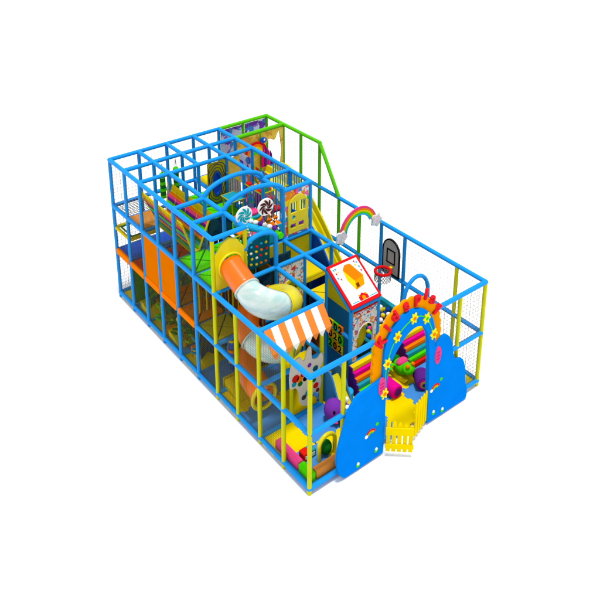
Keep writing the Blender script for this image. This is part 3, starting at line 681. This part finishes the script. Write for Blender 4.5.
# ------------------------------------------------------------ floor mats
def mat_tile(x, y, m):
    L = []; s = 1; n = 6; dpt = .07
    def edge(p, q_, ph):
        p = Vector(p); q_ = Vector(q_); d = q_-p; nn = Vector((d.y, -d.x))
        for k in range(n):
            o = dpt if (k+ph) % 2 else 0
            L.append(tuple(p+d*(k/n)+nn*(o-.02))); L.append(tuple(p+d*((k+.9)/n)+nn*(o-.02)))
    edge((0, 0), (1, 0), 0); edge((1, 0), (1, 1), 0); edge((1, 1), (0, 1), 0); edge((0, 1), (0, 0), 0)
    return L
for nm, m in (('y', MATY), ('b', MATB)):
    q = MB(); q.plate([mat_tile(0, 0, m)], .05, m, lambda a, b, c: (a, b, c)); o = q.build('puzzle_mat', None, .006, smooth=False)
    if nm == 'y': TY = o
    else: TB = o
first = {0: TY, 1: TB}; used = {0: False, 1: False}
for x in range(10):
    for y in range(6):
        if 6 <= x <= 7 and y >= 4: continue
        c = (x+y) % 2
        o = first[c] if not used[c] else first[c].copy()
        if used[c]: COL.objects.link(o)
        used[c] = True
        o.location = (x, y, -.06+.004*c)
        tag(o, 'yellow interlocking foam floor mat inside the play frame' if c == 0 else 'light blue interlocking foam floor mat inside the play frame', 'floor mat', 'interlocking foam floor mats')
base = MB(); base.b2((0.3, .3, -.15), (9.7, 5.7, -.065), GREY); base.build('base_board', fr)
# ------------------------------------------------------------ ball pool and rainbow stairs
bp_ = thing('ball_pool', 'teal padded ball pool by the right wall behind the rainbow steps', 'ball pool', (7, 5, 0))
MB().b2((5.5, 5.78, 0), (8.0, 5.93, .72), TEAL).build('rim', bp_, .03)
MB().b2((7.86, 4.86, 0), (8.0, 5.76, .86), TEAL).build('rim', bp_, .03)
MB().b2((5.5, 4.07, 0), (8.0, 4.2, .7), TEAL).build('rim', bp_, .03)
MB().b2((5.5, 4.2, 0), (7.86, 5.78, .45), DTEAL).build('pool_floor', bp_)
MB().b2((7.84, 4.2, 0), (7.98, 4.84, .8), YV).build('rim', bp_, .03)
balls = {}
for i, (nm, m) in enumerate((('red', RED), ('yellow', YPL), ('blue', DBLUE), ('green', LIME), ('white', WHITE), ('orange', ORGP), ('pink', PINK))):
    q = MB().sph((0, 0, 0), .075, m, 12); o = q.build('pool_ball'); balls[nm] = [o, False]
taken = []
for k in range(2000):
    if len(taken) >= 230: break
    x = 6.3+1.5*random.random(); y = 4.28+1.44*random.random(); z = .5+random.choice((0, 0, .1))
    if any((x-a)**2+(y-b)**2+(z-c)**2 < .019 for a, b, c in taken): continue
    taken.append((x, y, z)); nm = random.choice(list(balls)); s, u = balls[nm]
    o = s.copy() if u else s
    if u: COL.objects.link(o)
    balls[nm][1] = True; o.location = (x, y, z)
    tag(o, 'small %s plastic ball in the teal ball pool' % nm, 'ball', 'loose balls in the ball pool')
def stairs(y0, y1, lab, n=6, x0=8.0, cols=(YV, MAG, ORG, TEAL, LIME, REDV), ht=.84, dx=.085):
    t = thing('rainbow_steps', lab, 'steps', (x0+.3, (y0+y1)/2, 0))
    for k in range(n):
        h = ht*(1-k/n)
        MB().b2((x0+.02+dx*k, y0, h-ht/n+.004), (x0+dx*(k+1)+.02+.06, y1, h-.006), cols[k]).build('step', t, .015)
    MB().plate([[(x0+.02, -.0), (x0+.02, ht-.01)]+[p for k in range(n) for p in ((x0+.08+dx*(k+1), ht*(1-k/n)-.01), (x0+.08+dx*(k+1), ht*(1-(k+1)/n)))]], .03, DPUR, at_y(y0-.032)).build('side_cheek', t)
    MB().b2((x0+.021, y0+.02, 0), (x0+.09, y1-.02, ht-.02), DBLUE).build('core', t)
stairs(4.85, 5.9, 'rainbow foam steps seen through the entrance arch, below the ball pool'); stairs(2.9, 3.72, 'rainbow foam steps in front of the play house', x0=8.08)
# ------------------------------------------------------------ awning corner: printed cut-out
wc = thing('animal_cutout', 'white cut-out board of printed animals with coloured balls below the awning', 'cut-out board', (8.05, 1.4, .4))
sil = spline([(.88, 1.55), (.98, 1.85), (1.2, 1.93), (1.34, 1.75), (1.44, 2.02), (1.56, 2.08), (1.6, 1.7), (1.78, 1.62), (1.92, 1.72), (1.96, 1.45), (1.84, 1.2), (1.92, .85), (1.82, .5), (1.66, .62), (1.58, .42), (1.4, .3), (1.2, .5), (1.16, .85), (1.05, 1.05), (.9, 1.1)], 5, True)
MB().plate([sil], .05, CREAM, at_x(8.06)).build('board', wc, .01)
q = MB()
for a, b, r, m in ((1.05, 1.35, .09, REDV), (1.18, 1.28, .08, ORG), (1.3, 1.38, .07, REDV), (1.0, 1.2, .06, TEAL), (1.2, 1.12, .06, DGRN), (1.36, 1.2, .06, BLACK), (1.5, 1.55, .05, PUR), (1.48, 1.2, .05, REDV), (1.7, 1.35, .07, DTEAL), (1.62, 1.15, .06, BRN), (1.72, .8, .07, REDV), (1.45, .7, .07, TEAL), (1.78, .62, .05, BRN), (1.32, .62, .06, DGREY), (1.66, 1.0, .05, DGRN)):
    MB().plate([circle(a, b, r*1.25, 14)], .06, m, at_x(8.06)).build('printed_ball', wc)
# ------------------------------------------------------------ toys and blocks
def blk(a, b, m, lab): tag(MB().b2(a, b, m).build('foam_block', None, .025), lab, 'foam block', 'foam edge blocks along the bottom rails')
blk((8.5, .1, -.01), (9.42, .28, .24), PINK, 'long pink foam block lying along the left bottom rail')
blk((9.44, .1, -.01), (9.9, .28, .24), LIME, 'short bright green foam block at the front corner')
blk((9.74, .3, -.01), (9.91, 1.15, .26), TAN, 'tan orange foam block along the front bottom rail')
t = thing('toy_block', 'red and blue foam cube with white squares near the front corner', 'toy block', (9.2, .45, .05))
MB().b2((9.1, .38, -.01), (9.32, .58, .22), REDV).build('cube_half', t, .02); MB().b2((9.1, .585, -.01), (9.32, .76, .22), TEAL).build('cube_half', t, .02)
MB().plate([rect(.42, .06, .53, .16)], .012, WHITE, at_x(9.315)).plate([rect(.62, .06, .72, .16)], .012, WHITE, at_x(9.315)).build('face_mark', t)
t = thing('toy_arch', 'small yellow toy arch with green cushion inside the front left corner', 'toy', (9.5, .95, 0))
MB().tube([(9.5, .7, 0)]+[(9.5, .95-.25*math.cos(a), .42+.25*math.sin(a)) for a in [math.pi*k/12 for k in range(13)]]+[(9.5, 1.2, 0)], .055, YPL, 10).build('hoop', t)
MB().sph((9.42, .97, .22), (.16, .17, .2), DGRN, 16).build('cushion', t)
# elephant rocker
t = thing('elephant_rocker', 'purple elephant rocker with round body and white eye near the left front post', 'rocking toy', (8.7, 1.85, 0))
q = MB(); q.sph((8.7, 1.85, .36), (.27, .26, .3), PUR, 20); q.sph((8.92, 1.98, .42), (.2, .2, .2), PUR, 18)
q.tube([(9.05, 2.05, .36), (9.15, 2.1, .2), (9.2, 2.14, .08)], .05, PUR, 10, radii=[.08, .06, .045]); q.build('body', t)
MB().sph((8.89, 1.7, .47), (.035, .035, .05), BLACK, 10).build('eye', t)
MB().sph((9.02, 2.02, .52), (.07, .09, .1), WHITE, 12).build('ear', t); MB().sph((8.9, 2.1, .68), (.06, .07, .08), WHITE, 12).build('ear', t)
q = MB()
for s in (0, .24): q.tube([(8.45+.5*k/8, 1.75+s, .02+.12*((k/8-.5)*2)**2+.03) for k in range(9)], .035, PINK, 8)
q.build('rocker', t)
# little blue slide
t = thing('toddler_slide', 'small blue toddler slide with tall rounded side behind the purple elephant', 'toy slide', (8.2, 2.25, 0))
MB().plate([spline([(7.75, 0), (7.85, .7), (8.1, 1.05), (8.3, .95), (8.5, .5), (8.75, .05)], 5)], .05, mat('slide_blue', (58, 130, 190), .3), at_y(2.1)).build('side_panel', t, .01)
MB().plate([spline([(7.75, 0), (7.85, .7), (8.1, 1.05), (8.3, .95), (8.5, .5), (8.75, .05)], 5)], .05, MATS['slide_blue'], at_y(2.5)).build('side_panel', t, .01)
MB().plate([[(8.05, .75), (8.12, .78), (8.8, .06), (8.7, .02)]], .34, YPL, at_y(2.155)).build('chute', t)
# small seats
tag(MB().tube([(8.35, 2.62, 0), (8.35, 2.62, .3)], .17, SKYB, 20).sph((8.35, 2.62, .3), (.16, .16, .05), SKYB, 16).build('foam_stool'), 'sky blue round foam stool beside the toddler slide', 'stool')
# magenta roller and purple drum
t = thing('foam_cylinder', 'magenta foam cylinder lying on the mat inside the entrance', 'foam cylinder', (8.8, 3.8, .2))
MB().tube([(8.55, 3.72, .2), (8.58, 3.72, .2), (9.12, 3.74, .2), (9.15, 3.74, .2)], .2, MAG, 24, radii=[.17, .2, .2, .17]).build('body', t)
MB().tube([(9.151, 3.74, .2), (9.16, 3.74, .2)], .12, DPUR, 20).build('end_disc', t)
t = thing('foam_drum', 'purple foam drum with pink ringed end behind the right gate', 'foam drum', (9.2, 4.55, .2))
d0 = Vector((9.0, 4.75, .22)); d1 = Vector((9.4, 4.5, .22)); dd = (d1-d0)
MB().tube([d0, d0+dd*.06, d0+dd*.94, d1], .22, DPUR, 24, radii=[.18, .22, .22, .19]).build('body', t)
q = MB()
for r_, m in ((.16, MAG), (.11, OLIVE), (.06, DPUR)): q.tube([d1, d1+dd*(.03+.02*(.16-r_)*20)], r_, m, 20)
q.build('ringed_end', t)
# frog rocker
t = thing('frog_rocker', 'green and yellow frog rocker with pink saddle in the middle of the play floor', 'rocking toy', (8.6, 4.45, 0))
q = MB(); q.sph((8.6, 4.45, .34), (.3, .22, .2), LIME, 20); q.sph((8.88, 4.4, .46), (.17, .19, .15), LIME, 16); q.sph((8.3, 4.47, .4), (.12, .15, .12), DGRN, 12); q.build('body', t)
MB().sph((8.94, 4.3, .62), .06, ORG, 10).build('eye', t); MB().sph((8.94, 4.5, .62), .06, ORG, 10).build('eye', t)
MB().sph((8.58, 4.45, .5), (.13, .2, .1), PINK, 14).build('saddle', t)
q = MB()
for s in (-.17, .17): q.plate([[(8.25, .2), (8.3, .06), (8.6, 0), (8.9, .06), (8.98, .2), (8.6, .14)]], .06, YPL, at_y(4.42+s))
q.build('rocker', t, .01)
t = thing('palm_toy', 'small leafy green and yellow foam plant beside the frog rocker', 'toy plant', (8.35, 4.0, 0))
q = MB()
for k in range(7):
    a = 2*math.pi*k/7; q.sph((8.35+.14*math.cos(a), 4.02+.14*math.sin(a), .45), (.15, .06, .04), LIME, 10, Matrix.Rotation(a, 3, 'Z'))
q.build('leaf', t); MB().tube([(8.35, 4.02, 0), (8.35, 4.02, .42)], .05, YV, 10).build('stem', t)
# small toys on the lower left floor seen through the nets
for k, (x, y, m, m2, lab) in enumerate(((1.7, .35, YV, OLIVE, 'yellow foam wedge on the floor in the second bay of the left wall'), (3.4, .35, YV, ORG, 'yellow foam wedge in the fourth bay of the left wall'), (4.6, .5, YV, ORG, 'yellow foam wedge in the fifth bay of the left wall'), (6.3, .5, YV, OLIVE, 'yellow foam wedge below the tube slide'))):
    t = thing('foam_wedge', lab, 'foam wedge', (x, y, 0), 'foam wedges on the lower floor')
    MB().plate([[(x-.35, 0), (x+.35, 0), (x-.35, .3)]], .6, m, at_y(y-.25)).build('wedge_body', t, .02)
    MB().b2((x-.36, y-.27, 0), (x-.42, y+.37, .33), m2).build('back_rest', t, .01)
for k, (x, y, m, lab) in enumerate(((2.6, .5, DGRN, 'dark green padded pole in the third bay of the left wall'), (3.6, .8, TEAL, 'teal padded pole in the fourth bay of the left wall'), (4.4, .5, LIME, 'bright green padded pole in the fifth bay of the left wall'), (5.4, .9, DBLUE, 'blue padded pole in the sixth bay of the left wall'))):
    q = MB().tube([(x, y, 0), (x, y, 1.5)], .1, m, 14)
    for j in range(4): q.tube([(x, y, .25+.35*j), (x, y, .33+.35*j)], .14, ORG if j % 2 else YV, 14)
    tag(q.build('padded_pole'), lab, 'padded pole', 'padded poles on the lower floor')
